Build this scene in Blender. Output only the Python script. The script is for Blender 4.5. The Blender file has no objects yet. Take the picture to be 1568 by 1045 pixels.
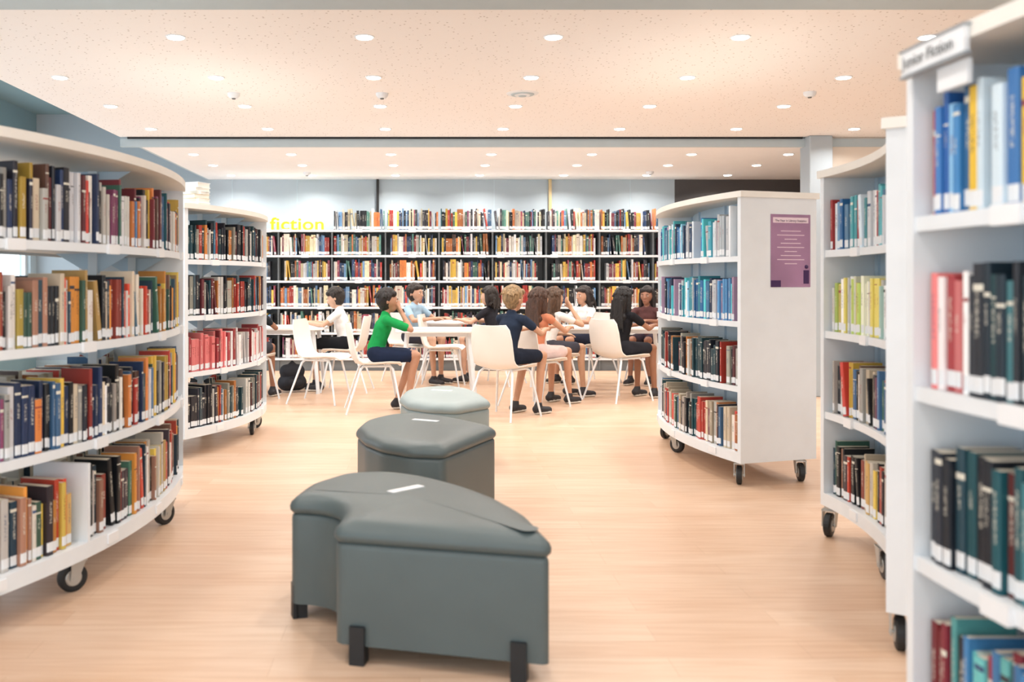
import bpy, math, random
import numpy as np
from mathutils import Vector, Matrix
random.seed(7)
H=1.2; F=1418.0
ZK,UC,VC=1.0,784,522.5
scene=bpy.context.scene
def S(c):
    return tuple((x/12.92 if x<=0.04045 else ((x+0.055)/1.055)**2.4) for x in [v/255.0 for v in c])
# ---------------------------------------------------------------- materials
def mat(name,rgb,rough=0.5,var=0.06,scale=8.0,bump=0.0,bscale=200.0,metal=0.0,emit=None,es=0.0,stretch=None,spec=0.5):
    m=bpy.data.materials.new(name); m.use_nodes=True
    nt=m.node_tree; b=nt.nodes['Principled BSDF']
    c=S(rgb)
    tc=nt.nodes.new('ShaderNodeTexCoord'); n=nt.nodes.new('ShaderNodeTexNoise')
    n.inputs['Scale'].default_value=scale; n.inputs['Detail'].default_value=3
    src=tc.outputs['Object']
    if stretch:
        mp=nt.nodes.new('ShaderNodeMapping'); mp.inputs['Scale'].default_value=stretch
        nt.links.new(src,mp.inputs['Vector']); src=mp.outputs['Vector']
    nt.links.new(src,n.inputs['Vector'])
    r=nt.nodes.new('ShaderNodeValToRGB')
    r.color_ramp.elements[0].position=0.3; r.color_ramp.elements[1].position=0.7
    r.color_ramp.elements[0].color=tuple(x*(1-var) for x in c)+(1,)
    r.color_ramp.elements[1].color=tuple(min(1,x*(1+var)) for x in c)+(1,)
    nt.links.new(n.outputs['Fac'],r.inputs['Fac']); nt.links.new(r.outputs['Color'],b.inputs['Base Color'])
    b.inputs['Roughness'].default_value=rough; b.inputs['Metallic'].default_value=metal
    b.inputs['Specular IOR Level'].default_value=spec
    if bump>0:
        n2=nt.nodes.new('ShaderNodeTexNoise'); n2.inputs['Scale'].default_value=bscale
        nt.links.new(src,n2.inputs['Vector'])
        bp=nt.nodes.new('ShaderNodeBump'); bp.inputs['Strength'].default_value=bump; bp.inputs['Distance'].default_value=0.01
        nt.links.new(n2.outputs['Fac'],bp.inputs['Height']); nt.links.new(bp.outputs['Normal'],b.inputs['Normal'])
    if emit:
        b.inputs['Emission Color'].default_value=S(emit)+(1,); b.inputs['Emission Strength'].default_value=es
    return m
M={}
M['white']=mat('white_laminate',(232,238,243),0.35,0.02)
M['cream']=mat('shelf_top_laminate',(240,237,230),0.4,0.02)
M['shelfback']=mat('shelf_back_sheet',(200,220,235),0.5,0.02)
M['rubber']=mat('black_rubber',(28,32,36),0.5,0.1)
M['metal']=mat('caster_metal',(190,192,190),0.35,0.05,metal=0.6)
M['label']=mat('label_card',(240,243,246),0.4,0.01)
M['ott']=mat('slate_vinyl',(84,97,99),0.38,0.05,5,0.12,350)
M['ottlight']=mat('pale_vinyl',(152,166,167),0.45,0.04,5,0.12,350)
M['charcoal']=mat('charcoal_steel',(104,110,114),0.5,0.05)
M['chair']=mat('chair_shell_plastic',(236,233,227),0.35,0.01)
M['tabletop']=mat('table_laminate',(240,242,243),0.3,0.01)
M['paper']=mat('paper',(240,238,230),0.6,0.02)
# floor
def floor_mat():
    m=bpy.data.materials.new('light_oak_planks'); m.use_nodes=True; nt=m.node_tree; b=nt.nodes['Principled BSDF']
    tc=nt.nodes.new('ShaderNodeTexCoord')
    br=nt.nodes.new('ShaderNodeTexBrick'); br.inputs['Scale'].default_value=1.0
    br.inputs['Brick Width'].default_value=1.25; br.inputs['Row Height'].default_value=0.14
    br.inputs['Mortar Size'].default_value=0.0010; br.inputs['Mortar Smooth'].default_value=0.3
    br.offset=0.37; br.inputs['Bias'].default_value=0
    br.inputs['Color1'].default_value=S((225,196,172))+(1,); br.inputs['Color2'].default_value=S((217,183,156))+(1,)
    br.inputs['Mortar'].default_value=S((200,166,138))+(1,)
    nt.links.new(tc.outputs['Object'],br.inputs['Vector'])
    mp=nt.nodes.new('ShaderNodeMapping'); mp.inputs['Scale'].default_value=(1.6,22,1)
    nt.links.new(tc.outputs['Object'],mp.inputs['Vector'])
    n=nt.nodes.new('ShaderNodeTexNoise'); n.inputs['Scale'].default_value=1.6; n.inputs['Detail'].default_value=6; n.inputs['Distortion'].default_value=0.6
    nt.links.new(mp.outputs['Vector'],n.inputs['Vector'])
    r=nt.nodes.new('ShaderNodeValToRGB'); r.color_ramp.elements[0].position=0.3; r.color_ramp.elements[1].position=0.62
    r.color_ramp.elements[0].color=(0.85,0.77,0.68,1); r.color_ramp.elements[1].color=(1,1,1,1)
    nt.links.new(n.outputs['Fac'],r.inputs['Fac'])
    mx=nt.nodes.new('ShaderNodeMixRGB'); mx.blend_type='MULTIPLY'; mx.inputs['Fac'].default_value=0.8
    nt.links.new(br.outputs['Color'],mx.inputs['Color1']); nt.links.new(r.outputs['Color'],mx.inputs['Color2'])
    nt.links.new(mx.outputs['Color'],b.inputs['Base Color'])
    b.inputs['Roughness'].default_value=0.34; b.inputs['Specular IOR Level'].default_value=0.4
    return m
M['floor']=floor_mat()
def ceil_mat():
    m=bpy.data.materials.new('perforated_acoustic_ceiling'); m.use_nodes=True; nt=m.node_tree; b=nt.nodes['Principled BSDF']
    tc=nt.nodes.new('ShaderNodeTexCoord')
    v=nt.nodes.new('ShaderNodeTexVoronoi'); v.inputs['Scale'].default_value=22; v.inputs['Randomness'].default_value=0.8
    nt.links.new(tc.outputs['Object'],v.inputs['Vector'])
    r=nt.nodes.new('ShaderNodeValToRGB'); r.color_ramp.elements[0].position=0.09; r.color_ramp.elements[1].position=0.16
    r.color_ramp.elements[0].color=S((180,174,170))+(1,); r.color_ramp.elements[1].color=S((247,246,246))+(1,)
    nt.links.new(v.outputs['Distance'],r.inputs['Fac']); nt.links.new(r.outputs['Color'],b.inputs['Base Color'])
    b.inputs['Roughness'].default_value=0.9
    return m
M['ceil']=ceil_mat()
M['ceil2']=mat('plaster_ceiling',(246,245,245),0.9,0.01)
M['beam']=mat('beam_paint',(184,200,208),0.8,0.02)
M['wallblue']=mat('blue_grey_wall_panel',(176,188,197),0.7,0.02,2)
M['walldark']=mat('dark_taupe_wall',(80,76,76),0.7,0.05,2)
M['wallcream']=mat('cream_wall',(232,222,210),0.8,0.02,2)
M['teal']=mat('teal_grey_soffit',(132,160,168),0.8,0.03,2)
M['lampglow']=mat('downlight_lens',(255,255,255),0.4,0,emit=(255,252,245),es=9)
M['black']=mat('black_trim_and_gap_shade',(22,22,24),0.5,0.05)
M['gold']=mat('brass_trim',(200,176,130),0.4,0.05)
# book material
def book_mat():
    m=bpy.data.materials.new('printed_book_covers'); m.use_nodes=True; nt=m.node_tree; b=nt.nodes['Principled BSDF']
    at=nt.nodes.new('ShaderNodeAttribute'); at.attribute_name='Col'
    uv=nt.nodes.new('ShaderNodeUVMap'); uv.uv_map='UVMap'
    sp=nt.nodes.new('ShaderNodeSeparateXYZ'); nt.links.new(uv.outputs['UV'],sp.inputs['Vector'])
    mp=nt.nodes.new('ShaderNodeMapping'); mp.inputs['Scale'].default_value=(4.3,46,1); nt.links.new(uv.outputs['UV'],mp.inputs['Vector'])
    n=nt.nodes.new('ShaderNodeTexNoise'); n.inputs['Scale'].default_value=1.0; n.inputs['Detail'].default_value=1
    nt.links.new(mp.outputs['Vector'],n.inputs['Vector'])
    def math_(op,a,bv=None,c=None):
        k=nt.nodes.new('ShaderNodeMath'); k.operation=op
        for i,x in enumerate([a,bv,c]):
            if x is None: continue
            if isinstance(x,(int,float)): k.inputs[i].default_value=x
            else: nt.links.new(x,k.inputs[i])
        return k.outputs[0]
    fl=math_('FLOOR',sp.outputs['X'])
    fr=math_('FRACT',sp.outputs['X']); du=math_('ABSOLUTE',math_('SUBTRACT',fr,0.5)); m1=math_('LESS_THAN',du,0.17)
    dv=math_('ABSOLUTE',math_('SUBTRACT',sp.outputs['Y'],0.62)); m2=math_('LESS_THAN',dv,math_('ADD',0.06,math_('MULTIPLY',0.16,math_('FRACT',math_('MULTIPLY',fl,0.618)))))
    m3=math_('GREATER_THAN',n.outputs['Fac'],0.5)
    mm=math_('MULTIPLY',math_('MULTIPLY',m1,m2),m3)
    mm=math_('MULTIPLY',mm,0.6)
    at2=nt.nodes.new('ShaderNodeAttribute'); at2.attribute_name='Ink'
    mx=nt.nodes.new('ShaderNodeMixRGB'); nt.links.new(mm,mx.inputs['Fac'])
    nt.links.new(at.outputs['Color'],mx.inputs['Color1']); nt.links.new(at2.outputs['Color'],mx.inputs['Color2'])
    nt.links.new(mx.outputs['Color'],b.inputs['Base Color']); b.inputs['Roughness'].default_value=0.42
    return m
M['book']=book_mat()

# ---------------------------------------------------------------- mesh builder
class MB:
    def __init__(s): s.v=[]; s.f=[]; s.m=[]; s.mats=[]
    def mi(s,k):
        m=M[k] if isinstance(k,str) else k
        if m not in s.mats: s.mats.append(m)
        return s.mats.index(m)
    def add(s,vs,fs,k):
        o=len(s.v); s.v+= [tuple(x) for x in vs]; i=s.mi(k)
        for f in fs: s.f.append(tuple(a+o for a in f)); s.m.append(i)
    def box(s,x0,x1,y0,y1,z0,z1,k,mtx=None):
        vs=[Vector((x,y,z)) for z in (z0,z1) for y in (y0,y1) for x in (x0,x1)]
        if mtx: vs=[mtx@v for v in vs]
        s.add(vs,[(0,2,3,1),(4,5,7,6),(0,1,5,4),(2,6,7,3),(0,4,6,2),(1,3,7,5)],k)
    def tube(s,pts,rs,k,n=10,kx=None,cap=True):
        rings=[];pts=[Vector(p) for p in pts]
        for i,p in enumerate(pts):
            d=(pts[min(i+1,len(pts)-1)]-pts[max(i-1,0)])
            if d.length<1e-9: d=Vector((0,0,1))
            d.normalize()
            ref=Vector((1,0,0)) if abs(d.x)<0.8 else Vector((0,1,0))
            b=d.cross(ref).normalized(); a=b.cross(d).normalized()
            rings.append([p+(a*math.cos(t)+b*math.sin(t))*rs[i] for t in [2*math.pi*j/n for j in range(n)]])
        vs=[v for r in rings for v in r]; fs=[]
        for i in range(len(rings)-1):
            for j in range(n):
                fs.append((i*n+j,i*n+(j+1)%n,(i+1)*n+(j+1)%n,(i+1)*n+j))
        if cap:
            fs.append(tuple(reversed(range(n)))); fs.append(tuple((len(rings)-1)*n+j for j in range(n)))
        s.add(vs,fs,k)
    def arc(s,C,R,sg,a0,a1,s0,s1,z0,z1,k,n=28):
        vs=[];fs=[]
        for i in range(n+1):
            a=a0+(a1-a0)*i/n; c,d=math.cos(a),math.sin(a)
            for (ss,z) in ((s0,z0),(s1,z0),(s1,z1),(s0,z1)):
                r=R+sg*ss; vs.append((C[0]+r*c,C[1]+r*d,z))
        for i in range(n):
            for j in range(4):
                fs.append((i*4+j,i*4+(j+1)%4,(i+1)*4+(j+1)%4,(i+1)*4+j))
        fs.append((0,1,2,3)); fs.append(tuple(n*4+j for j in (3,2,1,0)))
        s.add(vs,fs,k)
    def sphere(s,c,r,k,n=12,sc=(1,1,1)):
        vs=[];fs=[];c=Vector(c); h=n//2
        for i in range(h+1):
            th=math.pi*i/h
            for j in range(n):
                ph=2*math.pi*j/n
                vs.append(c+Vector((math.sin(th)*math.cos(ph)*sc[0],math.sin(th)*math.sin(ph)*sc[1],math.cos(th)*sc[2]))*r)
        for i in range(h):
            for j in range(n): fs.append((i*n+j,(i+1)*n+j,(i+1)*n+(j+1)%n,i*n+(j+1)%n))
        s.add(vs,fs,k)
    def obj(s,name,parent=None,smooth=False,bevel=0,loc=None,rotz=0,angle=35):
        me=bpy.data.meshes.new(name); me.from_pydata(s.v,[],s.f)
        for m in s.mats: me.materials.append(m)
        me.polygons.foreach_set('material_index',s.m)
        import bmesh
        bm=bmesh.new(); bm.from_mesh(me); bmesh.ops.recalc_face_normals(bm,faces=bm.faces); bm.to_mesh(me); bm.free()
        if smooth:
            me.polygons.foreach_set('use_smooth',[True]*len(me.polygons))
            try: me.set_sharp_from_angle(angle=math.radians(angle))
            except Exception: pass
        me.update()
        o=bpy.data.objects.new(name,me); scene.collection.objects.link(o)
        if bevel:
            b=o.modifiers.new('bevel','BEVEL'); b.width=bevel; b.segments=2; b.limit_method='ANGLE'
        if parent: o.parent=parent
        if loc: o.location=loc
        o.rotation_euler=(0,0,rotz)
        return o
def empty(name,loc=(0,0,0),rotz=0,sc=1):
    e=bpy.data.objects.new(name,None); scene.collection.objects.link(e); e.location=loc; e.rotation_euler=(0,0,rotz); e.scale=(sc,)*3
    e.empty_display_size=0.1
    return e
def boxobj(name,x0,x1,y0,y1,z0,z1,k,bevel=0,parent=None):
    b=MB(); b.box(x0,x1,y0,y1,z0,z1,k); return b.obj(name,parent=parent,bevel=bevel)

# ---------------------------------------------------------------- room shell
XL,XR,YB,YF=-5.3,7.0,12.8,-3.0
boxobj('floor',XL-0.2,XR+0.2,YF-0.2,YB+0.2,-0.1,0,'floor')
b=MB(); b.box(-3.13,XR,4.78,9.67,2.7,2.85,'ceil'); b.box(-3.13,XR,YF,4.2,2.7,2.85,'ceil'); b.obj('ceiling')
boxobj('ceiling_rear',-2.92,XR,9.72,YB,2.6,2.75,'ceil2')
boxobj('ceiling_upper',XL-0.2,XR+.2,YF-.2,YB+0.2,3.5,3.6,'teal')
boxobj('ceiling_beam',-3.13,XR,4.2,4.78,2.6,3.5,'beam')
b=MB(); b.box(-3.13,XR,9.67,9.72,2.6,2.685,'beam'); b.box(-3.05,3.99,9.65,9.669,2.68,2.699,'black'); b.obj('trim_shadow_gap')  # beam lip, plus a black strip painting the shade of the ceiling gap
boxobj('wall_fascia_side',-3.128,-3.08,4.79,9.66,2.851,3.5,'beam')
boxobj('wall_fascia_rear',-2.95,-2.921,9.73,YB,2.6,3.5,'beam')
b=MB(); b.box(XL,3.52,YB,YB+0.15,0,3.5,'wallblue')
b.box(3.52,XR,YB,YB+0.15,0,3.5,'walldark')
for x in (-4.2,-2.6,-1.7,0.6,1.02,2.9): b.box(x,x+0.012,YB-0.004,YB+.01,0,2.6,'beam')
b.obj('wall_back')
boxobj('trim_black_post',-0.60,-0.565,YB-0.05,YB,1.0,2.6,'black')
boxobj('trim_brass_post',1.775,1.815,YB-0.05,YB,1.0,2.6,'gold')
boxobj('wall_recess_side',5.3,5.4,9.8,YB,0,2.6,'walldark')
boxobj('wall_right_return',4.24,XR,9.68,9.8,0,2.7,'wallcream')
boxobj('pillar',4.02,4.26,9.55,9.8,0,2.7,'wallblue',bevel=.01)
boxobj('wall_right',XR,XR+0.15,YF,YB,0,3.5,'wallcream')
b=MB()
b.box(XL-0.15,XL,YF,YB,0,0.35,'teal'); b.box(XL-0.15,XL,YF,YB,2.75,3.5,'teal')
ys=[-3.0,-0.4,2.2,4.8,7.4,10.0,12.6]
for y in ys: b.box(XL-0.15,XL,y,y+0.2,0.35,2.75,'beam')
b.obj('wall_left')
for i in range(6):
    y0,y1=ys[i]+0.2,ys[i+1]
    w=MB()
    for a,c in ((y0,y0+.05),(y1-.05,y1),((y0+y1)/2-.025,(y0+y1)/2+.025)): w.box(XL-0.1,XL-0.05,a,c,0.35,2.75,'white')
    w.box(XL-0.1,XL-0.05,y0,y1,0.35,0.40,'white'); w.box(XL-0.1,XL-0.05,y0,y1,2.70,2.75,'white')
    w.obj('window_%d'%(i+1))
b=MB(); b.box(XL,XR,YF-0.15,YF,0,0.2,'wallcream'); b.box(XL,XR,YF-0.15,YF,2.65,3.5,'wallcream')
for x in (-5.3,-2.2,0.9,4.0,6.8): b.box(x,x+0.2,YF-0.15,YF,0.2,2.65,'wallcream')
b.obj('wall_front')
b=MB(); b.box(XL,XR,YB-0.015,YB,0,0.1,'beam'); b.obj('baseboard_back')

# ---------------------------------------------------------------- downlights
LC=(1,0.95,0.89)
def lamp(x,y,z,p,vis=True):
    b=MB()
    b.tube([(x,y,z-0.006),(x,y,z+0.004)],[0.062,0.062],'white',20)
    b.tube([(x,y,z-0.010),(x,y,z-0.006)],[0.048,0.050],'lampglow',20)
    o=b.obj('recessed_downlight',smooth=True)
    l=bpy.data.lights.new('downlight_lamp','AREA'); l.shape='DISK'; l.size=0.11; l.energy=p; l.color=LC; l.spread=math.radians(150)
    lo=bpy.data.objects.new('lamp',l); scene.collection.objects.link(lo); lo.location=(x,y,z-0.016); lo.parent=o
P1=5.6
for y in (5.69,6.82,7.94,9.13):
    for x in (-2.65,-1.5,-0.34,0.82,1.97,3.12,4.28): lamp(x,y,2.7,P1)
for y in (0.4,2.0,3.6):  # unseen rows, added to light the near part of the room
    for x in (-1.5,0.2,1.97,4.0): lamp(x,y,2.7,P1)
for y,k in ((10.23,.8),(11.2,.8),(12.25,1.7)):
    for x in (-2.5,-1.42,-0.32,0.79,1.9,3.0,4.07): lamp(x,y,2.6,P1*k)
def detector(x,y,z,r=0.05,h=0.04):
    b=MB(); b.tube([(x,y,z),(x,y,z-h*.5),(x,y,z-h)],[r,r*.95,r*.6],'white',20); b.tube([(x,y,z-h),(x,y,z-h-.008)],[r*.35,r*.25],'charcoal',12)
    b.obj('smoke_detector',smooth=True)
for (u,v,z) in ((358,143,2.7),(585,143,2.7),(1240,141,2.7),(470,264,2.6),(995,263,2.6)):
    Z=(z-H)*F/(430-v); detector((u-643)/F*Z,Z,z)
b=MB(); Z=1.5*F/287; X=(800-643)/F*Z
for i,r in enumerate((.13,.10,.07,.04)): b.tube([(X,Z,2.7-.004*i),(X,Z,2.692-.006*i)],[r,r-.012],'white' if i%2==0 else 'beam',28)
b.obj('ceiling_air_diffuser',smooth=True)

# ---------------------------------------------------------------- books
PAL={
'mix':[(190,66,56),(36,54,90),(238,233,224),(24,28,34),(222,184,76),(66,108,92),(116,46,54),(228,228,232),(76,120,164),(130,66,100),(204,124,66),(45,45,60),(30,80,90),(220,205,180),(90,64,54),(34,38,48),(190,190,185),(210,200,190)],
'warm':[(210,76,56),(196,160,96),(238,220,194),(24,28,34),(224,150,66),(222,194,90),(66,108,92),(146,64,54),(233,228,223),(64,100,120),(166,122,102),(60,50,60),(34,62,80),(215,208,196)],
'dark':[(20,24,32),(30,36,48),(36,70,80),(50,50,60),(90,40,45),(20,60,70),(150,150,140),(24,28,40),(70,90,100),(180,60,50),(200,200,195),(190,120,60),(60,110,140)],
'vdark':[(20,26,36),(26,36,50),(30,60,72),(40,46,58),(20,44,60),(24,28,40),(34,40,50),(60,90,104),(110,50,50),(20,80,90),(70,130,140)],
'blue':[(90,150,200),(40,110,170),(220,232,240),(130,190,220),(40,70,110),(60,150,170),(235,240,245),(190,160,190),(25,40,70),(90,200,210)],
'bwhite':[(210,225,235),(120,170,210),(200,60,60),(50,110,170),(235,240,245),(240,200,90),(90,180,190),(160,50,60)],
'manga':[(240,240,232),(225,228,205),(238,240,240),(190,215,110),(170,200,190),(240,225,120),(220,225,225),(120,160,190)],
'sharp':[(60,120,185),(130,180,215),(35,90,160),(205,222,232),(60,150,180),(215,225,235),(60,130,190)],
'sun':[(238,196,50),(235,140,50),(240,205,80)],
'sharp2':[(150,40,60),(30,70,120),(40,44,60),(60,150,160),(200,215,225),(110,200,200),(220,130,60),(60,120,170)],
'red':[(176,60,66),(215,120,120),(235,228,228),(150,55,62),(232,225,225),(240,236,236)],
'crim':[(180,40,48),(130,30,40)],
'rear':[(225,215,200),(180,60,55),(45,70,110),(240,238,230),(30,34,40),(230,190,90),(90,140,130),(150,70,90),(220,225,230),(110,150,190),(200,120,70),(235,225,190),(60,60,70)],
}
class Books:
    def __init__(s): s.v=[];s.f=[];s.c=[];s.k=[];s.uv=[]
    def book(s,o,T,D,w,h,d,col,ink,lean=0.0,label=True,simple=False):
        Z=Vector((0,0,1)); 
        if lean: 
            T2=(T*math.cos(lean)+Z*math.sin(lean)); Z2=(Z*math.cos(lean)-T*math.sin(lean)); 
        else: T2,Z2=T,Z
        rid=random.randint(1,400)
        base=len(s.v)
        page=S((226,218,200)); white=S((232,235,238))
        xs=[0,.18,.82,1]; bul=[.003,0,0,.003]
        l0=random.uniform(.03,.06); l1=l0+0.034/h; b0=random.uniform(.72,.9); b1=b0+random.choice((.015,.03,.05,.0))
        zs=[0,l0,l1,.3,b0,b1,1] if not simple else [0,l0,l1,b0,b1,1]
        cl=[col,white if label else col,col]+([col] if not simple else [])+[ink if random.random()<.5 else col,col]
        nx=4 if not simple else 2
        if simple: xs=[0,1]; bul=[0,0]
        for z in zs:
            for x,bu in zip(xs,bul): s.v.append(o+T2*(x*w)+D*bu+Z2*(z*h))
        for r in range(len(zs)-1):
            for c in range(nx-1):
                a=base+r*nx+c; s.f.append((a,a+1,a+1+nx,a+nx)); s.c.append(cl[r]); s.k.append(ink)
                for (cc,rr) in ((c,r),(c+1,r),(c+1,r+1),(c,r+1)):
                    if cl[r] is col: s.uv.append((rid+min(.98,max(.02,xs[cc])),zs[rr]))
                    else: s.uv.append((0,0))
        top=len(zs)-1
        q=len(s.v)
        for z in (0,1):
            for x in (0,1): s.v.append(o+T2*(x*w)+D*d+Z2*(z*h))
        def face(idx,c):
            s.f.append(idx); s.c.append(c); s.k.append(ink); s.uv.extend([(0,0)]*len(idx))
        BL,BR,TL,TR=q,q+1,q+2,q+3
        f0=base; f1=base+nx-1; t0=base+top*nx; t1=t0+nx-1
        face((f0,t0,TL,BL),col); face((f1,BR,TR,t1),col)
        face((BL,TL,TR,BR),page)
        p=len(s.v); e=min(.0025,w*.2)
        ft=s.v[t0]; fr=s.v[t1]
        for P,sg in ((ft,1),(fr,-1)): s.v.append(P+T2*(e*sg)+D*.002); 
        for P,sg in ((s.v[TL],1),(s.v[TR],-1)): s.v.append(P+T2*(e*sg))
        face((t0,p,p+2,TL),col); face((p,p+1,p+3,p+2),page); face((p+1,t1,TR,p+3),col)
        if nx==4: face((t0,t0+1,t0+2,t1,p+1,p),col)
        else: face((t0,t1,p+1,p),col)
    def obj(s,name):
        me=bpy.data.meshes.new(name); me.from_pydata([tuple(v) for v in s.v],[],s.f)
        me.materials.append(M['book'])
        ln=[len(f) for f in s.f]
        for nm,src in (('Col',s.c),('Ink',s.k)):
            ca=me.color_attributes.new(nm,'FLOAT_COLOR','CORNER')
            arr=np.repeat(np.array([tuple(c)+(1,) for c in src],dtype=np.float32),ln,axis=0)
            ca.data.foreach_set('color',arr.ravel())
        uv=me.uv_layers.new(name='UVMap'); uv.data.foreach_set('uv',np.array(s.uv,dtype=np.float32).ravel())
        o=bpy.data.objects.new(name,me); scene.collection.objects.link(o); return o
def fill(B,path,L,z,pal,hr=(.19,.26),wr=(.012,.038),gap=.25,simple=False,maxh=.32,off=.03,run=(.25,.7)):
    """path(t)->(point,T,N) t in meters along L; pal name or list of (until_m,name)"""
    t=0.01; runleft=random.uniform(*run); sc=None
    while t<L-0.04:
        if isinstance(pal,str): cols=PAL[pal]
        else: cols=PAL[next((n for u,n in pal if t<u),pal[-1][1])]
        if runleft<=0:
            if random.random()<gap: t+=random.uniform(.03,.12)
            runleft=random.uniform(*run); sc=None
            continue
        if sc is None or random.random()<.82 or not isinstance(pal,str):
            w=random.uniform(*wr); h=min(maxh,random.uniform(*hr)); c=random.choice(cols)
            j=random.uniform(.75,1.12); c=S([min(255,max(0,x*j)) for x in c]); 
            ink=S((225,222,208)) if sum(c)<1.0 else random.choice((S((50,54,64)),S((150,60,60)),S((50,80,120))))
            d=random.uniform(.12,.155); sc=1
        if t+w>L: break
        p,T,N=path(t)
        lean=random.uniform(.05,.16) if random.random()<.05 else 0
        o=p-N*(off+random.uniform(-.008,.012)); o=Vector((o.x,o.y,z))
        if lean:
            o=o+T*(h*math.sin(lean)); t+=h*math.sin(lean)
        B.book(o,T,-N,w,h,d,c,ink,lean=lean,simple=simple)
        t+=w*math.cos(lean)+.0012; runleft-=w
# ---------------------------------------------------------------- curved bookshelf
ZB=[.2,.58,.96,1.34]; TOP=1.72
def caster(b,p,ang):
    c,s=math.cos(ang),math.sin(ang); fw=Vector((c,s,0)); ax=Vector((-s,c,0)); P=Vector((p[0],p[1],0))
    ctr=P+Vector((0,0,.055))-fw*.018
    b.tube([ctr-ax*.016,ctr-ax*.012,ctr+ax*.012,ctr+ax*.016],[.046,.055,.055,.046],'rubber',26)
    for s_ in (-1,1): b.tube([ctr+ax*(s_*.0165),ctr+ax*(s_*.0195)],[.032,.028],'metal',18)
    b.tube([ctr-ax*.032,ctr+ax*.032],[.007,.007],'metal',8)
    m=Matrix.Translation(P)@Matrix(((c,-s,0,0),(s,c,0,0),(0,0,1,0),(0,0,0,1)))
    for o in (-.028,.028):
        vs=[m@Vector(q) for y in (o-.002,o+.002) for q in ((-.034,y,.045),(-.006,y,.045),(.028,y,.125),(-.030,y,.125))]
        b.add(vs,[(0,1,2,3),(7,6,5,4),(0,4,5,1),(1,5,6,2),(2,6,7,3),(3,7,4,0)],'metal')
    b.box(-.034,.03,-.031,.031,.117,.125,'metal',m)
    b.tube([P+Vector((0,0,.12)),P+Vector((0,0,.142))],[.026,.026],'metal',14)
def unit(C,R,a0,a1,sg,pals,backpals=None,solid=False,dividers=(),casters=None,top='cream',labels=True,seed=1,hr=(.19,.26),W=.53,wr=(.012,.038)):
    random.seed(seed)
    a0,a1=math.radians(a0),math.radians(a1)
    b=MB(); et=.03/R
    L=R*(a1-a0)
    def P(a,s,z=0): r=R+sg*s; return Vector((C[0]+r*math.cos(a),C[1]+r*math.sin(a),z))
    b.arc(C,R,sg,a0,a1,0,W,.14,.2,'white')
    b.arc(C,R,sg,a0-.006,a1+.006,-.012,W+.012,TOP-.035,TOP,top)
    for z in ZB[1:]:
        b.arc(C,R,sg,a0+et,a1-et,.012,W-.012,z-.018,z,'white')
        b.arc(C,R,sg,a0+et,a1-et,.006,.014,z-.03,z+.003,'white')
        b.arc(C,R,sg,a0+et,a1-et,W-.014,W-.006,z-.03,z+.003,'white')
    b.arc(C,R,sg,a0,a0+et,0,W,.2,TOP-.035,'white',2); b.arc(C,R,sg,a1-et,a1,0,W,.2,TOP-.035,'white',2)
    if solid: b.arc(C,R,sg,a0+et,a1-et,W/2-.006,W/2+.006,.2,TOP-.035,'shelfback')
    for q in (0.0,1/3,2/3,1.0):
        a=a0+et*1.5+(a1-a0-et*3)*q; w=.012/R
        b.arc(C,R,sg,a-w,a+w,W/2-.02,W/2+.02,.2,TOP-.035,'shelfback' if solid else 'white',1)
        if not solid:
            for z in ZB[1:]+[TOP-.017]:
                for s0,s1 in ((W/2,W/2-.17),(W/2,W/2+.17)):
                    t=.002/R
                    vs=[P(a-t,s0,z-.02),P(a-t,s1,z-.02),P(a-t,s0,z-.12),P(a+t,s0,z-.02),P(a+t,s1,z-.02),P(a+t,s0,z-.12)]
                    b.add(vs,[(0,1,2),(3,5,4),(0,3,4,1),(1,4,5,2),(2,5,3,0)],'shelfback')
    for (a,lv) in dividers:
        a=math.radians(a); t=.008/R; z0=ZB[lv]; z1=z0+.30
        b.arc(C,R,sg,a-t,a+t,.0,.24,z0,z1,'white',1)
    if labels:
        for li,z in enumerate(ZB):
            n=max(2,int(L/.55))
            for i in range(n):
                a=a0+(a1-a0)*(i+.3+.35*random.random())/n; w=.04/R
                b.arc(C,R,sg,a-w,a+w,-.006,.008,z-.034 if li else z-.045,z+.006 if li else z-.008,'label',3)
    casters=[(math.radians(a),s) for a,s in casters]
    for a,s in casters: caster(b,P(a,s),random.uniform(-.9,.9)+math.pi/2)
    o=b.obj('curved_bookshelf',bevel=0.0)
    B=Books()
    dv={lv:math.radians(a) for a,lv in dividers}
    Lb=L-.075
    for li,z in enumerate(ZB):
        def path(t,side=0):
            if side==0:
                a=a0+(0.0375+t)/R if sg<0 else a1-(.0375+t)/R
                rad=Vector((math.cos(a),math.sin(a),0)); N=rad if sg<0 else -rad
                T=Vector((-math.sin(a),math.cos(a),0)) if sg<0 else Vector((math.sin(a),-math.cos(a),0))
                p=P(a,0); return p,T,N
            a=a1-(0.0375+t)/R if sg<0 else a0+(.0375+t)/R
            rad=Vector((math.cos(a),math.sin(a),0)); N=-rad if sg<0 else rad
            T=Vector((math.sin(a),-math.cos(a),0)) if sg<0 else Vector((-math.sin(a),math.cos(a),0))
            return P(a,W),T,N
        segs=[(0,Lb)]
        if li in dv:
            m=(dv[li]-a0)*R-.0375 if sg<0 else (a1-dv[li])*R-.0375
            segs=[(0,m-.012),(m+.012,Lb)]
        for t0,t1 in segs:
            fill(B,lambda t,t0=t0:path(t+t0),t1-t0,z+.001,pals[3-li],hr=hr,wr=wr)
        fill(B,lambda t:path(t,1),Lb*(.97),z+.001,(backpals or pals)[3-li],simple=True)
    B.obj('library_books')
    return P
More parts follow.
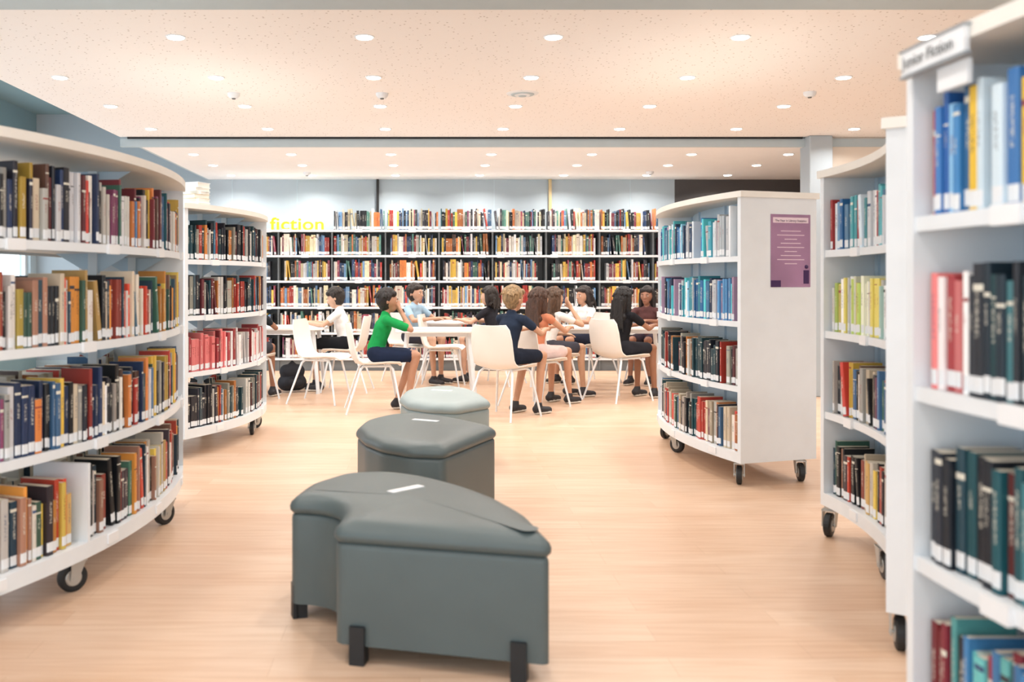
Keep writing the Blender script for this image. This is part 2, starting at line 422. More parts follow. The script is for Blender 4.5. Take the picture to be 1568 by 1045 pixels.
unit((-4.09,4.25),2.91,-40,15.8,-1,['mix','warm','mix','warm'],dividers=((-14,0),),casters=[(6.5,.05),(-13.5,.07),(-36,.07),(5,.46),(-13.5,.46),(-36,.46)],seed=11,hr=(.19,.285),wr=(.01,.034))
unit((-3.40,7.31),2.16,-31.9,9.3,-1,['dark','dark','red','dark'],['dark','dark','mix','dark'],seed=12,hr=(.21,.28),casters=[(-30,.2),(-29,.46),(-2,.07),(-2,.46),(7,.07),(7,.46)])
unit((4.77,6.275),3.06,162.4,197.6,-1,['blue','blue','dark','mix'],solid=True,dividers=((195.6,3),),seed=13,casters=[(195.5,.07),(196,.47),(176,.07),(176,.46),(165,.07),(165,.46)],hr=(.2,.27))
unit((-.285,4.243),2.19,-35.9,3.9,1,['bwhite','manga','mix','warm'],solid=True,seed=14,casters=[(-33.2,.025),(-34,.46),(-13,.03),(-14,.46),(3.0,.03),(2,.46)],hr=(.2,.26))
C5=(4.165,1.95)
unit(C5,3.06,177,199,-1,[[(.03,'crim'),(.14,'sharp'),(.19,'sun'),(.27,'sharp'),(.31,'sun'),(9,'sharp')],[(.15,'red'),(9,'vdark')],'vdark',[(.05,'crim'),(9,'sharp2')]],['dark']*4,solid=True,seed=15,hr=(.23,.28),wr=(.014,.034),casters=[(179,.46),(198,.07),(198,.46)])
# stack of books on the second left shelf
b=MB(); z=TOP
random.seed(3)
for i in range(6):
    h=random.uniform(.022,.036); m=Matrix.Translation((-1.60,6.52,z))@Matrix.Rotation(random.uniform(-.25,.25)-.4,4,'Z')
    cv=('paper','label','gold','white','paper','label')[i]
    b.box(-.1,.1,-.07,.07,0,.003,cv,m); b.box(-.1,.1,-.07,.07,h-.003,h,cv,m); b.box(-.097,.094,-.067,.067,.003,h-.003,'paper',m); b.box(-.1,-.097,-.07,.07,.003,h-.003,cv,m)
    z+=h
b.obj('stacked_books')
# ---------------------------------------------------------------- rear shelving
random.seed(5)
b=MB(); y0,y1=12.3,12.62; zr=[.17,.51,.853,1.20,1.54,1.877]; bay=.712; x0=-1.17-bay*2; nb=9
b.box(x0,x0+bay*nb,y1-.02,y1,.0,1.86,'charcoal')
for i in range(nb+1): x=x0+bay*i; b.box(x-.010,x+.010,y0+.01,y1,0,1.86,'charcoal')
for z in zr: b.box(x0-.01,x0+bay*nb+.01,y0,y1,z-.028,z,'white')
b.box(x0,x0+bay*nb,y0+.03,y1-.021,0,.141,'charcoal')
for z in zr[1:]:
    for i in range(nb):
        if random.random()<.8: xx=x0+bay*(i+random.choice((.15,.5,.5,.8))); b.box(xx-.05,xx+.05,y0-.006,y0,z-.034,z+.01,'label')
b.obj('tall_bookcase')
B=Books()
for li,z in enumerate(zr):
    for i in range(nb):
        xs=x0+bay*i+.015
        if li==5 and xs<-1.2: continue
        Lr=bay-.0 if li==5 else bay*random.uniform(.86,.965)
        offx=0 if li==5 or random.random()<.6 else bay-.03-Lr
        fill(B,lambda t,xs=xs+offx:(Vector((xs+t,y0,0)),Vector((1,0,0)),Vector((0,-1,0))),Lr,z+.001,random.choice(('rear','rear','mix','rear')),hr=(.22,.285),wr=(.01,.03),gap=0.1,simple=True,maxh=.285)
B.obj('library_books')
M['lime']=mat('lime_acrylic',(186,196,10),0.5,0.02)
def text(name,body,size,loc,rot,m,ext=0.002,parent=None,align='LEFT'):
    cu=bpy.data.curves.new(name,'FONT'); cu.body=body; cu.size=size; cu.extrude=ext; cu.align_x=align; cu.materials.append(M[m])
    o=bpy.data.objects.new(name,cu); scene.collection.objects.link(o); o.location=loc; o.rotation_euler=rot
    if parent: o.parent=parent
    return o
t=text('fiction_sign','fiction',0.235,(-2.01,12.42,1.882),(math.pi/2,0,0),'lime',0.012); t.scale=(1.2,1,1); t.data.space_character=1.03; t.data.offset=.003

# ---------------------------------------------------------------- ottomans
def ottoman(pts,k,feet,zt=.445,labelpos=None,lrot=0):
    pts=[Vector((x,y)) for x,y in pts]; d=[]
    n=len(pts)
    for i in range(n):
        a,c=pts[i],pts[(i+1)%n]; m=max(1,int((c-a).length/.07))
        for j in range(m): d.append(a+(c-a)*j/m)
    for _ in range(2):
        d=[q for i in range(len(d)) for q in (d[i]*.75+d[(i+1)%len(d)]*.25, d[i]*.25+d[(i+1)%len(d)]*.75)]
    n=len(d); area=sum(d[i].x*d[(i+1)%n].y-d[(i+1)%n].x*d[i].y for i in range(n))
    if area<0: d.reverse()
    cen=sum(d,Vector((0,0)))/n
    nor=[]
    for i in range(n):
        e=d[(i+2)%n]-d[(i-2)%n]; nor.append(Vector((e.y,-e.x)).normalized())
    # inset rings: repeated small offset + smoothing so sharp corners never fold
    def inset(poly,dist):
        m=len(poly); q=[]
        for i in range(m):
            e=poly[(i+3)%m]-poly[(i-3)%m]
            nn=Vector((e.y,-e.x)).normalized() if e.length>1e-6 else Vector((0,0))
            q.append(poly[i]-nn*dist)
        for _ in range(3): q=[q[i]*.5+(q[(i+1)%m]+q[(i-1)%m])*.25 for i in range(m)]
        return q
    prof=[(-.02,.05),(0,.057),(.0,.2),(.0,.355),(-.002,.368),(-.010,.373),(-.002,.378),(.007,.388),(.008,.400),(.002,.414)]
    rings=[[(d[i].x+nor[i].x*o_,d[i].y+nor[i].y*o_,z) for i in range(n)] for o_,z in prof]
    cur=[d[i]+nor[i]*.002 for i in range(n)]
    for dist,z in ((.010,.425),(.013,.434),(.016,.440),(.020,.444),(.03,.447)):
        cur=inset(cur,dist); rings.append([(p.x,p.y,z) for p in cur])
    for s in (.6,.3): rings.append([(cen.x+(p.x-cen.x)*s,cen.y+(p.y-cen.y)*s,.447+.007*(1-s)) for p in cur])
    vs=[v for r in rings for v in r]; fs=[]; R=len(rings); b=MB()
    for r in range(R-1):
        for i in range(n): fs.append((r*n+i,r*n+(i+1)%n,(r+1)*n+(i+1)%n,(r+1)*n+i))
    vs.append((cen.x,cen.y,.454)); c=len(vs)-1
    for i in range(n): fs.append(((R-1)*n+i,(R-1)*n+(i+1)%n,c))
    fs.append(tuple(reversed(range(n))))
    b.add(vs,fs,k)
    for x,y,ang in feet:
        m=Matrix.Translation((x,y,0))@Matrix.Rotation(ang,4,'Z')
        b.box(-.024,.024,-.02,.02,0,.065,'rubber',m); b.box(-.024,.024,.012,.032,.0,.12,'rubber',m)
    if labelpos:
        m=Matrix.Translation((labelpos[0],labelpos[1],.4505))@Matrix.Rotation(lrot,4,'Z'); b.box(-.075,.075,-.018,.018,0,.004,'label',m)
    b.obj('curved_ottoman',smooth=True,angle=60)
ottoman([(.39,2.745),(-.272,2.915),(-.250,3.03),(-.255,3.13),(-.30,3.215),(-.37,3.26),(-.46,3.27),(-.42,3.50),(-.30,3.70),(-.12,3.73),(.03,3.63),(.17,3.46),(.27,3.28),(.35,3.05)],'ott',
   [(.30,2.785,math.pi-.25),(-.19,2.91,math.pi-.25),(-.425,3.31,math.pi/2+.3),(-.22,3.66,0)],labelpos=(-.05,3.32),lrot=.75)
ottoman([(.11,4.27),(-.05,4.30),(-.18,4.42),(-.27,4.60),(-.33,4.85),(-.30,5.10),(-.18,5.30),(-.02,5.36),(.14,5.24),(.26,5.08),(.40,4.86)],'ott',
   [(.10,4.32,math.pi),(-.29,4.8,math.pi/2),(.33,4.84,-math.pi/2),(-.05,5.31,0)],labelpos=(.03,4.95),lrot=-.5)
ottoman([(.23,5.70),(.05,5.75),(-.08,5.90),(-.13,6.15),(-.10,6.50),(.03,6.66),(.22,6.74),(.36,6.55),(.42,6.25),(.45,5.96)],'ottlight',
   [(.22,5.76,math.pi),(-.08,6.1,math.pi/2),(.39,6.1,-math.pi/2),(.2,6.7,0)],labelpos=(.15,6.3),lrot=-.4)

# ---------------------------------------------------------------- tables
def table(x0,x1,y0,y1,z=.70,rot=0):
    cx,cy=(x0+x1)/2,(y0+y1)/2; hx,hy=(x1-x0)/2,(y1-y0)/2; b=MB()
    out=[]; r=.12
    for (sx,sy,a) in ((1,-1,-90),(1,1,0),(-1,1,90),(-1,-1,180)):
        for j in range(7):
            t=math.radians(a+15*j); out.append((sx*(hx-r)+r*math.cos(t),sy*(hy-r)+r*math.sin(t)))
    n=len(out); vs=[];fs=[]
    for (s,zz) in ((.985,z-.028),(1,z-.022),(1,z-.004),(.99,z)):
        for p in out: vs.append((p[0]*s,p[1]*s,zz))
    for q in range(3):
        for i in range(n): fs.append((q*n+i,q*n+(i+1)%n,(q+1)*n+(i+1)%n,(q+1)*n+i))
    fs.append(tuple(reversed(range(n)))); fs.append(tuple(3*n+i for i in range(n)))
    b.add(vs,fs,'tabletop')
    for sx in (-1,1):
        for sy in (-1,1):
            b.tube([(sx*(hx-.12),sy*(hy-.12),z-.028),(sx*(hx-.06),sy*(hy-.06),.03),(sx*(hx-.06),sy*(hy-.06),.0)],[.024,.02,.022],'white',12)
    b.box(-hx+.12,hx-.12,-hy+.11,-hy+.13,z-.07,z-.028,'white'); b.box(-hx+.12,hx-.12,hy-.13,hy-.11,z-.07,z-.028,'white')
    b.obj('white_table',smooth=True,loc=(cx,cy,0),rotz=rot)
table(-2.25,-1.02,9.75,10.5)
table(-.25,.62,9.3,10.0)
table(-.02,.60,11.1,11.8)
table(1.2,2.75,9.85,10.5)
def notebook(x,y,rot):
    m=Matrix.Translation((x,y,.7005))@Matrix.Rotation(rot,4,'Z'); b=MB()
    for s in (-1,1):
        vs=[];fs=[]
        for i in range(6):
            u=i/5; zz=.004+.010*math.sin(math.pi*min(1,u*1.15))
            for yy in (-.11,.11):
                vs.append(m@Vector((s*u*.15,yy,zz))); vs.append(m@Vector((s*u*.15,yy,.0)))
        for i in range(5):
            a=i*4; fs+= [(a,a+4,a+6,a+2),(a+1,a+3,a+7,a+5),(a,a+1,a+5,a+4),(a+2,a+6,a+7,a+3)]
        fs+=[(20,21,23,22)]
        b.add(vs,fs,'paper')
        b.box(min(s*.155,0),max(s*.155,0),-.114,.114,-.0003,.0012,'charcoal',m)
    b.obj('open_notebook')
notebook(-1.35,10.1,1.5); notebook(.05,9.6,.3); notebook(1.75,10.1,-.6); notebook(2.35,10.15,.2)

# ---------------------------------------------------------------- chair
def chair(x,y,yaw):
    prof=[(.235,.425),(.215,.443),(.13,.447),(0,.440),(-.11,.437),(-.17,.452),(-.20,.50),(-.222,.58),(-.24,.68),(-.255,.77),(-.262,.815)]
    wd=[.185,.205,.218,.222,.22,.215,.21,.212,.21,.195,.16]
    b=MB(); nx=11; vs=[];fs=[]; N=len(prof)
    th=.010
    for side in (0,1):
        for i,((py,pz),w) in enumerate(zip(prof,wd)):
            a=prof[min(i+1,N-1)]; c=prof[max(i-1,0)]; ty,tz=a[0]-c[0],a[1]-c[1]; l=math.hypot(ty,tz); ny,nz=(-tz/l,ty/l)
            if nz<0 and i<5: ny,nz=-ny,-nz
            if i>=5 and ny<0: ny,nz=-ny,-nz
            for j in range(nx):
                u=-1+2*j/(nx-1); k=(abs(u)**2.2)*(.028 if i<5 else .045)
                vs.append((u*w,py+ny*(k-side*th),pz+nz*(k-side*th)))
    for side in (0,1):
        o=side*N*nx
        for i in range(N-1):
            for j in range(nx-1): fs.append((o+i*nx+j,o+i*nx+j+1,o+(i+1)*nx+j+1,o+(i+1)*nx+j))
    O=N*nx
    for i in range(N-1):
        for j in (0,nx-1): fs.append((i*nx+j,(i+1)*nx+j,O+(i+1)*nx+j,O+i*nx+j))
    for j in range(nx-1):
        for i in (0,N-1): fs.append((i*nx+j,i*nx+j+1,O+i*nx+j+1,O+i*nx+j))
    b.add(vs,fs,'chair')
    for sx in (-1,1):
        b.tube([(sx*.14,.13,.432),(sx*.17,.16,.40),(sx*.235,.235,.012),(sx*.236,.236,0)],[.011,.011,.009,.011],'white',10)
        b.tube([(sx*.14,-.10,.432),(sx*.17,-.13,.40),(sx*.235,-.26,.012),(sx*.236,-.262,0)],[.011,.011,.009,.011],'white',10)
        b.tube([(sx*.15,.14,.425),(sx*.15,-.11,.425)],[.01,.01],'white',8)
    b.tube([(-.15,.1,.425),(.15,.1,.425)],[.01,.01],'white',8); b.tube([(-.15,-.08,.425),(.15,-.08,.425)],[.01,.01],'white',8)
    return b.obj('shell_chair',smooth=True,loc=(x,y,0),rotz=yaw,angle=50)

# ---------------------------------------------------------------- people
def capsule_mesh(p0,r0,p1,r1,kx=1.0,n=14,up=None):
    p0=Vector(p0);p1=Vector(p1); d=p1-p0; L=d.length
    if L<1e-6: d=Vector((0,0,1)); L=1e-6
    d=d.normalized()
    ref=Vector((1,0,0)) if abs(d.x)<.9 else Vector((0,1,0))
    b=d.cross(ref).normalized(); a=b.cross(d).normalized()
    prof=[]
    for i in range(6): t=math.pi/2*(i/5); prof.append((-r0*math.cos(t),r0*math.sin(t)))
    for i in range(6): t=math.pi/2*(i/5); prof.append((L+r1*math.sin(t),r1*math.cos(t)))
    vs=[];fs=[]
    for (q,r) in prof:
        r=max(r,1e-4)
        for j in range(n):
            t=2*math.pi*j/n; vs.append(p0+d*q+a*(math.cos(t)*r*kx)+b*(math.sin(t)*r))
    R=len(prof)
    for i in range(R-1):
        for j in range(n): fs.append((i*n+j,i*n+(j+1)%n,(i+1)*n+(j+1)%n,(i+1)*n+j))
    fs.append(tuple(reversed(range(n)))); fs.append(tuple((R-1)*n+j for j in range(n)))
    return vs,fs,(np.array(p0),np.array(p1),r0,r1,kx,np.array(a))
def remesh(prims,mats,voxel,smooth,name,parent):
    vs=[];fs=[];meta=[]
    for pr in prims:
        v,f,m=capsule_mesh(*pr[:4],kx=pr[5] if len(pr)>5 else 1.0); o=len(vs); vs+=v; fs+=[tuple(a+o for a in q) for q in f]; meta.append((m,pr[4]))
    me=bpy.data.meshes.new('tmp'); me.from_pydata([tuple(v) for v in vs],[],fs)
    import bmesh
    bm=bmesh.new(); bm.from_mesh(me); bmesh.ops.recalc_face_normals(bm,faces=bm.faces); bm.to_mesh(me); bm.free()
    o=bpy.data.objects.new('tmp',me); scene.collection.objects.link(o)
    r=o.modifiers.new('r','REMESH'); r.mode='VOXEL'; r.voxel_size=voxel
    s=o.modifiers.new('s','SMOOTH'); s.factor=.5; s.iterations=smooth
    dg=bpy.context.evaluated_depsgraph_get(); me2=bpy.data.meshes.new_from_object(o.evaluated_get(dg)); 
    bpy.data.objects.remove(o); me2.name=name
    me2.materials.clear()
    keys=[]
    for _,l in meta:
        if l not in keys: keys.append(l)
    for k in keys: me2.materials.append(mats[k])
    nf=len(me2.polygons); c=np.zeros(nf*3); me2.polygons.foreach_get('center',c); c=c.reshape(-1,3)
    best=np.full(nf,1e9); idx=np.zeros(nf,dtype=int)
    for (p0,p1,r0,r1,kx,a),l in meta:
        d=p1-p0; L2=max(d@d,1e-9); t=np.clip(((c-p0)@d)/L2,0,1); q=c-(p0+t[:,None]*d)
        la=q@a; q2=q-la[:,None]*a+ (la/kx)[:,None]*a
        dist=np.linalg.norm(q2,axis=1)-(r0+(r1-r0)*t)
        w=dist<best; best[w]=dist[w]; idx[w]=keys.index(l)
    me2.polygons.foreach_set('material_index',idx.astype(np.int32)); me2.polygons.foreach_set('use_smooth',[True]*nf)
    me2.update()
    o=bpy.data.objects.new(name,me2); scene.collection.objects.link(o); o.parent=parent
    return o
HM={}
def cm(kind,rgb,**k):
    key=(kind,rgb)
    if key not in HM: HM[key]=mat(kind,rgb,**k)
    return HM[key]
def person(name,x,y,yaw,skin=(205,160,130),hair=(35,26,22),shirt=(40,50,60),pants=(35,40,60),shoe=(40,40,46),lean=.08,arms='table',hstyle='short',hyaw=0,hpitch=0,sc=1.0,feet=0.0,sleeve=.5,pantlen=.75,skirt=False,dx=(0,0)):
    e=empty(name,(x,y,0),yaw,sc)
    ms={'skin':cm('skin',skin,rough=.6,var=.05,scale=20),'shirt':cm('shirt_cloth',shirt,rough=.95,var=.12,scale=10,bump=.6,bscale=16,spec=.2),
        'pants':cm('trouser_cloth',pants,rough=.95,var=.1,bump=.5,bscale=18,spec=.2),'shoe':cm('shoe',shoe,rough=.6,var=.1),'sole':cm('sole',(225,225,220),rough=.6)}
    A=[]
    def V(*a): return Vector(a)
    sl=lean
    hip=V(0,0,.54); ch=V(0,.26*math.sin(sl)+.005,.54+.24*math.cos(sl)); sh=V(0,ch.y+.085*math.sin(sl*1.2),ch.z+.085)
    A.append((V(-.055,-.005,.530),.084,V(.055,-.005,.530),.084,'pants'))
    A.append((V(0,-.005,.58),.082,V(0,ch.y*.5,.68),.076,'shirt',1.25))
    A.append((V(0,ch.y*.5,.68),.076,V(0,ch.y,ch.z),.082,'shirt',1.36))
    A.append((V(0,ch.y,ch.z),.078,V(0,sh.y,sh.z-.02),.062,'shirt',1.6))
    A.append((V(-.102,sh.y,sh.z-.016),.043,V(.102,sh.y,sh.z-.016),.043,'shirt'))
    nk=V(0,sh.y+.012,sh.z+.07)
    A.append((V(0,sh.y-.005,sh.z+.01),.045,V(0,sh.y-.003,sh.z+.030),.040,'shirt',1.2))
    A.append((V(0,sh.y,sh.z+.01),.036,nk,.034,'skin'))
    Rm=Matrix.Rotation(hyaw,3,'Z')@Matrix.Rotation(hpitch,3,'X')
    hc=nk+V(0,.0,.0)
    def h(*a): return hc+Rm@Vector(a)
    A.append((h(0,-.008,.108),.082,h(0,.022,.085),.074,'skin',.93))
    A.append((h(0,.022,.085),.070,h(0,.045,.022),.040,'skin',.95))
    A.append((h(0,.093,.085),.007,h(0,.103,.062),.012,'skin'))
    A.append((h(0,.083,.033),.012,h(0,.083,.028),.012,'skin',1.6))
    for s in (-1,1):
        A.append((h(s*.078,.0,.078),.012,h(s*.080,-.006,.062),.009,'skin'))
    for i,s in enumerate((-1,1)):
        kn=V(s*.095+dx[0],.36,.512); an=V(s*.10+dx[1],.36+feet+(.04*s if feet else .02*s),.09)
        hp=V(s*.072,.02,.520)
        mid=hp.lerp(kn,pantlen)
        A.append((hp,.073,mid,.061 if not skirt else .078,'pants'))
        A.append((hp.lerp(kn,.5),.052,kn,.043,'skin'))
        calf=kn.lerp(an,.32)+V(0,-.012,0)
        A.append((kn,.041,calf,.038,'skin')); A.append((calf,.038,an,.025,'skin'))
        ha=V(an.x,an.y-.03,.046); toe=V(an.x+s*.015,an.y+.12,.034)
        A.append((an+V(0,0,-.005),.033,ha,.034,'shoe')); A.append((ha,.034,toe,.026,'shoe',1.25))
        A.append((V(ha.x,ha.y,.016),.016,V(toe.x,toe.y+.005,.016),.016,'sole',2.2))
    if arms=='table': E=[V(-.215,sh.y+.14,.72),V(.215,sh.y+.14,.72)]; Wr=[V(-.12,sh.y+.33,.742),V(.10,sh.y+.33,.742)]
    elif arms=='chin': E=[V(-.15,sh.y+.24,.755),V(.16,sh.y+.22,.755)]; Wr=[V(-.05,sh.y+.155,.905),V(.05,sh.y+.14,.91)]
    elif arms=='lap': E=[V(-.21,sh.y+.02,.65),V(.21,sh.y+.02,.65)]; Wr=[V(-.11,sh.y+.19,.63),V(.11,sh.y+.19,.63)]
    elif arms=='one': E=[V(-.215,sh.y+.05,.66),V(.21,sh.y+.2,.75)]; Wr=[V(-.12,sh.y+.23,.64),V(.07,sh.y+.16,.93)]
    for i,s in enumerate((-1,1)):
        so=V(s*.136,sh.y,sh.z-.020); el=E[i]; wr=Wr[i]
        A.append((so,.042,so.lerp(el,sleeve),.039,'shirt'))
        A.append((so,.033,el,.026,'skin')); A.append((el,.027,el.lerp(wr,.35),.026,'skin')); A.append((el.lerp(wr,.35),.026,wr,.018,'skin'))
        fw=(wr-el).normalized()
        up=V(0,0,1) if abs(fw.z)<.7 else V(0,-1,0)
        latt=fw.cross(up).normalized(); pn=latt.cross(fw).normalized()
        pe=wr+fw*.065
        A.append((wr+latt*.012,.017,pe+latt*.018,.013,'skin')); A.append((wr-latt*.012,.017,pe-latt*.018,.013,'skin')); A.append((wr,.017,pe,.014,'skin'))
        dn=-pn
        for q,(o_,l_) in enumerate(((-.026,.048),(-.009,.058),(.009,.054),(.025,.042))):
            b0=pe+latt*o_; b1=b0+fw*l_*.55+dn*.008; b2=b1+fw*l_*.4+dn*.018
            A.append((b0,.0085,b1,.008,'skin')); A.append((b1,.008,b2,.007,'skin'))
        inner=-s*(1 if latt.x>0 else -1)
        tb=wr+fw*.022+latt*inner*.02; t1=tb+latt*inner*.026+fw*.022; t2=t1+fw*.026+latt*inner*.004
        A.append((tb,.011,t1,.0095,'skin')); A.append((t1,.0095,t2,.008,'skin'))
    remesh(A,ms,.0085,3,'body',e)
    hm={'hair':cm('hair',hair,rough=.6,var=.45,scale=70,bump=.9,bscale=120,stretch=(1,1,.25))}
    Hh=[(h(0,-.022,.120),.086,h(0,-.026,.095),.085,'hair',.97),(h(0,-.03,.095),.078,h(0,-.022,.045),.058,'hair',1.0),
        (h(-.045,.052,.152),.030,h(.045,.052,.152),.030,'hair'),(h(0,.02,.165),.045,h(0,-.02,.175),.04,'hair',1.2)]
    for s in (-1,1): Hh.append((h(s*.062,.012,.13),.025,h(s*.072,.004,.095),.016,'hair'))
    rs=random.Random(int(abs(x*1000)+abs(y*77)))
    for _ in range(70):
        th=rs.uniform(-math.pi,math.pi); ph=rs.uniform(.15,1.35)
        dv=V(math.cos(th)*math.sin(ph),math.sin(th)*math.sin(ph),math.cos(ph))
        if dv.y>.55 and dv.z<.55: continue
        c0=V(0,-.022,.112)+dv*.084; c1=c0+V(dv.x*.02,dv.y*.02-.005,-.03 if dv.z<.8 else .004)
        Hh.append((h(*c0),.012,h(*c1),.005,'hair'))
    if hstyle in('long','bob','pony'):
        zl={'long':-.20,'bob':-.02,'pony':-.16}[hstyle]
        if hstyle=='pony':
            Hh.append((h(0,-.10,.13),.025,h(0,-.13,.05),.032,'hair')); Hh.append((h(0,-.13,.05),.032,h(0,-.12,zl),.012,'hair'))
        else:
            Hh.append((h(0,-.05,.08),.066,h(0,-.065,zl*.5),.05,'hair',1.35)); Hh.append((h(0,-.065,zl*.5),.05,h(0,-.075,zl),.028,'hair',1.9))
            for s in (-1,1):
                Hh.append((h(s*.068,.0,.12),.027,h(s*.078,-.01,.03),.026,'hair')); Hh.append((h(s*.078,-.01,.03),.026,h(s*.085,-.02,zl*.7),.016,'hair'))
            for q in range(22):
                u=rs.uniform(-1,1); Hh.append((h(u*.07,-.095,.06),.012,h(u*.1+rs.uniform(-.01,.01),-.105,zl+rs.uniform(-.05,.02)),.006,'hair'))
    remesh(Hh,hm,.005,2,'hair',e)
    f=MB(); ew=cm('eye_white',(225,222,216),rough=.4); ed=cm('iris',(40,28,22),rough=.3); lip=cm('lips',(166,98,88),rough=.5); br=hm['hair']
    for s in (-1,1):
        f.sphere(h(s*.029,.0805,.087),.0098,ew,sc=(1.15,1,.75)); f.sphere(h(s*.029,.0855,.087),.0058,ed)
        f.tube([h(s*.016,.096,.104),h(s*.030,.096,.107),h(s*.045,.086,.104)],[.003,.0035,.002],br,6)
    f.tube([h(-.022,.090,.032),h(-.008,.0965,.033),h(.008,.0965,.033),h(.022,.090,.032)],[.0015,.004,.004,.0015],lip,8)
    f.obj('face_features',parent=e,smooth=True)
    return e
D=math.radians
NAVY=(38,48,66)
chair(-.42,8.52,D(-84)); person('seated_boy',-.40,8.52,D(-84),skin=(182,136,110),shirt=(30,150,80),pants=(32,42,66),arms='chin',lean=.22,feet=-.12,hair=(32,26,26),hpitch=-.05,sleeve=.75)
chair(-.80,10.1,D(84)); person('seated_boy',-.82,10.1,D(84),skin=(205,165,140),shirt=(235,235,235),pants=(26,28,32),arms='table',lean=.15,hpitch=-.35,feet=-.05)
chair(-.98,9.15,D(-105))
chair(-1.72,9.25,D(-15)); person('seated_boy',-1.72,9.25,D(-15),skin=(150,105,82),shirt=(40,44,50),pants=(60,60,66),arms='table',lean=.15)
chair(-.12,10.95,D(-150)); person('seated_boy',-.10,10.9,D(-125),skin=(192,150,126),shirt=(160,190,212),pants=(50,50,60),arms='table',lean=.1,sc=1.03)
chair(.24,10.42,D(-100))
chair(.90,10.75,D(60)); person('seated_girl',.86,10.75,D(60),skin=(208,166,142),shirt=(40,40,46),pants=(40,40,50),arms='table',lean=.12,hstyle='bob')
chair(.74,8.15,D(-38)); person('seated_boy',.77,8.18,D(-48),skin=(194,148,120),hair=(146,120,86),shirt=NAVY,pants=(30,36,50),arms='table',lean=.15,feet=-.1,hpitch=-.1,sc=1.02)
chair(1.10,8.85,D(-50)); person('seated_girl',1.10,8.85,D(-50),skin=(192,144,116),hair=(70,46,34),shirt=(200,128,98),pants=(218,194,190),arms='table',lean=.12,hstyle='long',sleeve=.15)
chair(1.31,9.42,D(-62)); person('seated_girl',1.30,9.45,D(-62),skin=(198,156,128),hair=(84,62,46),shirt=(230,226,222),pants=(70,70,80),arms='one',lean=.2,hstyle='long')
chair(2.02,10.95,D(120)); person('seated_girl',1.98,10.95,D(120),skin=(188,142,116),hair=(40,30,28),shirt=(234,234,234),pants=(40,44,60),arms='table',lean=.1,hstyle='bob')
chair(2.00,9.32,D(-58)); person('seated_girl',2.02,9.34,D(-58),skin=(150,105,80),hair=(20,18,20),shirt=(28,28,32),pants=(40,40,46),arms='table',lean=.1,hstyle='long')
chair(2.72,10.95,D(150)); person('seated_girl',2.70,10.95,D(150),skin=(150,105,84),hair=(34,26,26),shirt=(90,60,60),pants=(60,50,60),arms='table',lean=.1,hstyle='long')
# backpack on the floor under the left table
bp=empty('school_backpack',(-1.38,10.0,0),D(25))
Q=[((-.07,0,.10),.09,(.07,0,.10),.09,'c'),((-.06,0,.22),.08,(.06,0,.22),.08,'c'),((-.05,-.08,.10),.055,(.05,-.08,.10),.055,'p'),
   ((-.03,0,.30),.012,(0,0,.33),.012,'p'),((.03,0,.30),.012,(0,0,.33),.012,'p')]
for s in (-1,1): Q+= [((s*.07,.07,.27),.014,(s*.09,.11,.18),.014,'p'),((s*.09,.11,.18),.014,(s*.08,.07,.07),.014,'p')]
remesh(Q,{'c':cm('bag_cloth',(36,40,50),rough=.8),'p':cm('bag_pocket',(26,28,36),rough=.8)},.01,2,'bag_body',bp)

# ---------------------------------------------------------------- poster on the shelf end
M['purple']=mat('poster_print',(156,120,152),0.4,0.25,3)
M['purpledark']=mat('poster_ink',(58,30,84),0.5,0.05)
M['pink']=mat('poster_light_ink',(235,215,225),0.5,0.02)
C=(4.77,6.275); a=D(197.6)
rad=Vector((math.cos(a),math.sin(a),0)); P0=Vector((C[0],C[1],0))+rad*3.06
tx=-rad; nrm=Vector((-math.sin(a),math.cos(a),0))
if nrm.y>0: nrm=-nrm
px0,px1=.205,.485
z0=H+(430-440)/F*5.42; z1=H+(430-328)/F*5.42
mtx=Matrix(((tx.x,nrm.x,0,P0.x),(tx.y,nrm.y,0,P0.y),(0,0,1,0),(0,0,0,1)))
b=MB(); b.box(px0,px1,.001,.003,z0,z1,'purple',mtx)
b.box(px0+.015,px1-.015,.003,.0036,z1-.05,z1-.018,'pink',mtx)
for i in range(9):
    zz=z1-.10-.024*i; w=.07+.03*math.sin(i*2.1); c=(px0+px1)/2
    b.box(c-w,c+w,.003,.0036,zz,zz+.004,'pink',mtx)
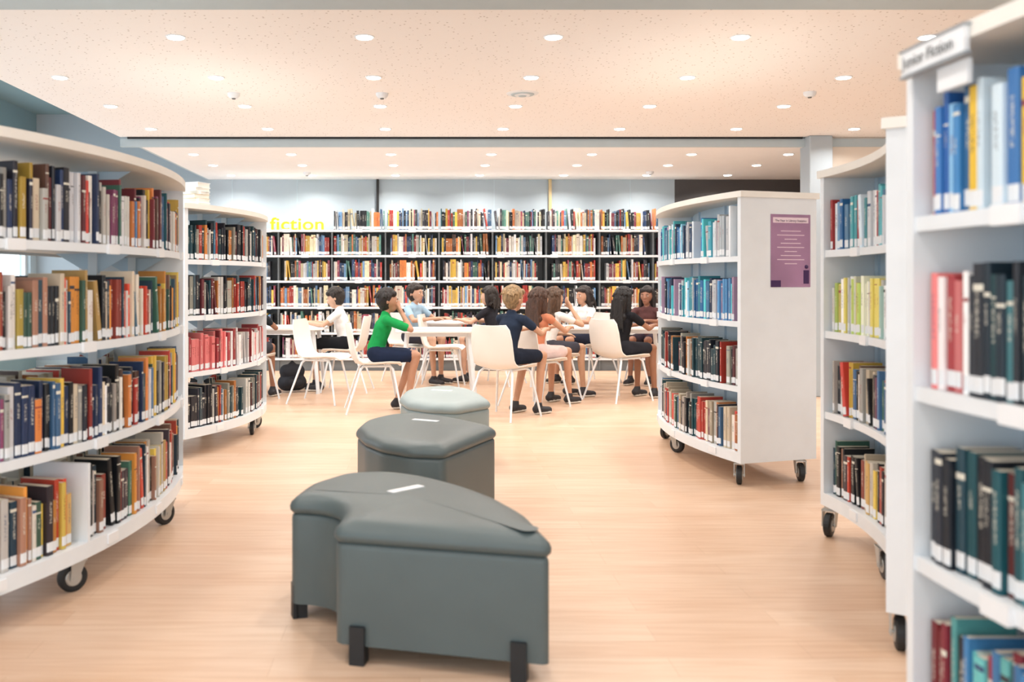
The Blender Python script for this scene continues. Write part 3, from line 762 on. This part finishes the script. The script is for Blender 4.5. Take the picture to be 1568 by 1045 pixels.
b.box(px0+.0,px0+.07,.003,.0036,z0,z0+.04,'purpledark',mtx); b.box(px1-.05,px1-.01,.003,.0036,z0+.02,z0+.1,'purpledark',mtx)
b.sphere(mtx@Vector((px1-.03,.004,z0+.12)),.012,'purpledark')
po=b.obj('library_poster')
ang=math.atan2(tx.y,tx.x)
tp=mtx@Vector(((px0+px1)/2,.0045,z1-.043))
tt=text('poster_title','The Year in Library Statistics',.019,tp,(math.pi/2,0,ang),'purpledark',.0002,align='CENTER')
tt.parent=po
R5=3.06
def p5(a,s,z): a=D(a); return Vector((C5[0]+(R5-s)*math.cos(a),C5[1]+(R5-s)*math.sin(a),z))
M['signgrey']=mat('sign_frame',(150,158,164),0.4,0.02)
b=MB()
b.arc(C5,R5,-1,D(177.5),D(182.0),-.024,-.013,1.658,1.710,'label',6)
b.arc(C5,R5,-1,D(177.4),D(182.1),-.027,-.012,1.652,1.658,'signgrey',6); b.arc(C5,R5,-1,D(177.4),D(182.1),-.027,-.012,1.710,1.715,'signgrey',6)
b.arc(C5,R5,-1,D(179.6),D(181.6),-.004,.006,1.60,1.65,'label',4)
so=b.obj('shelf_sign')
q=p5(177.8,-.030,1.672); t5=text('sign_text','Junior Fiction',.036,q,(math.pi/2,0,D(-90)),'charcoal',.0005); t5.parent=so

# ---------------------------------------------------------------- world, camera
w=bpy.data.worlds.new('sky'); scene.world=w; w.use_nodes=True; nt=w.node_tree; bg=nt.nodes['Background']
bg.inputs['Color'].default_value=(.82,.925,1.0,1); bg.inputs['Strength'].default_value=1.85
cam=bpy.data.cameras.new('camera'); co=bpy.data.objects.new('camera',cam); scene.collection.objects.link(co)
co.location=(0,0,H); co.rotation_euler=(math.pi/2,0,0); cam.sensor_width=36; cam.lens=F/1568*36*ZK
cam.shift_x=(UC-643)/1568*ZK; cam.shift_y=(430-VC)/1568*ZK; cam.clip_start=.05; cam.clip_end=200
cam.dof.use_dof=True; cam.dof.focus_distance=7.5; cam.dof.aperture_fstop=2.4*ZK
scene.camera=co
scene.view_settings.view_transform='Standard'; scene.view_settings.look='None'; scene.view_settings.exposure=0.52
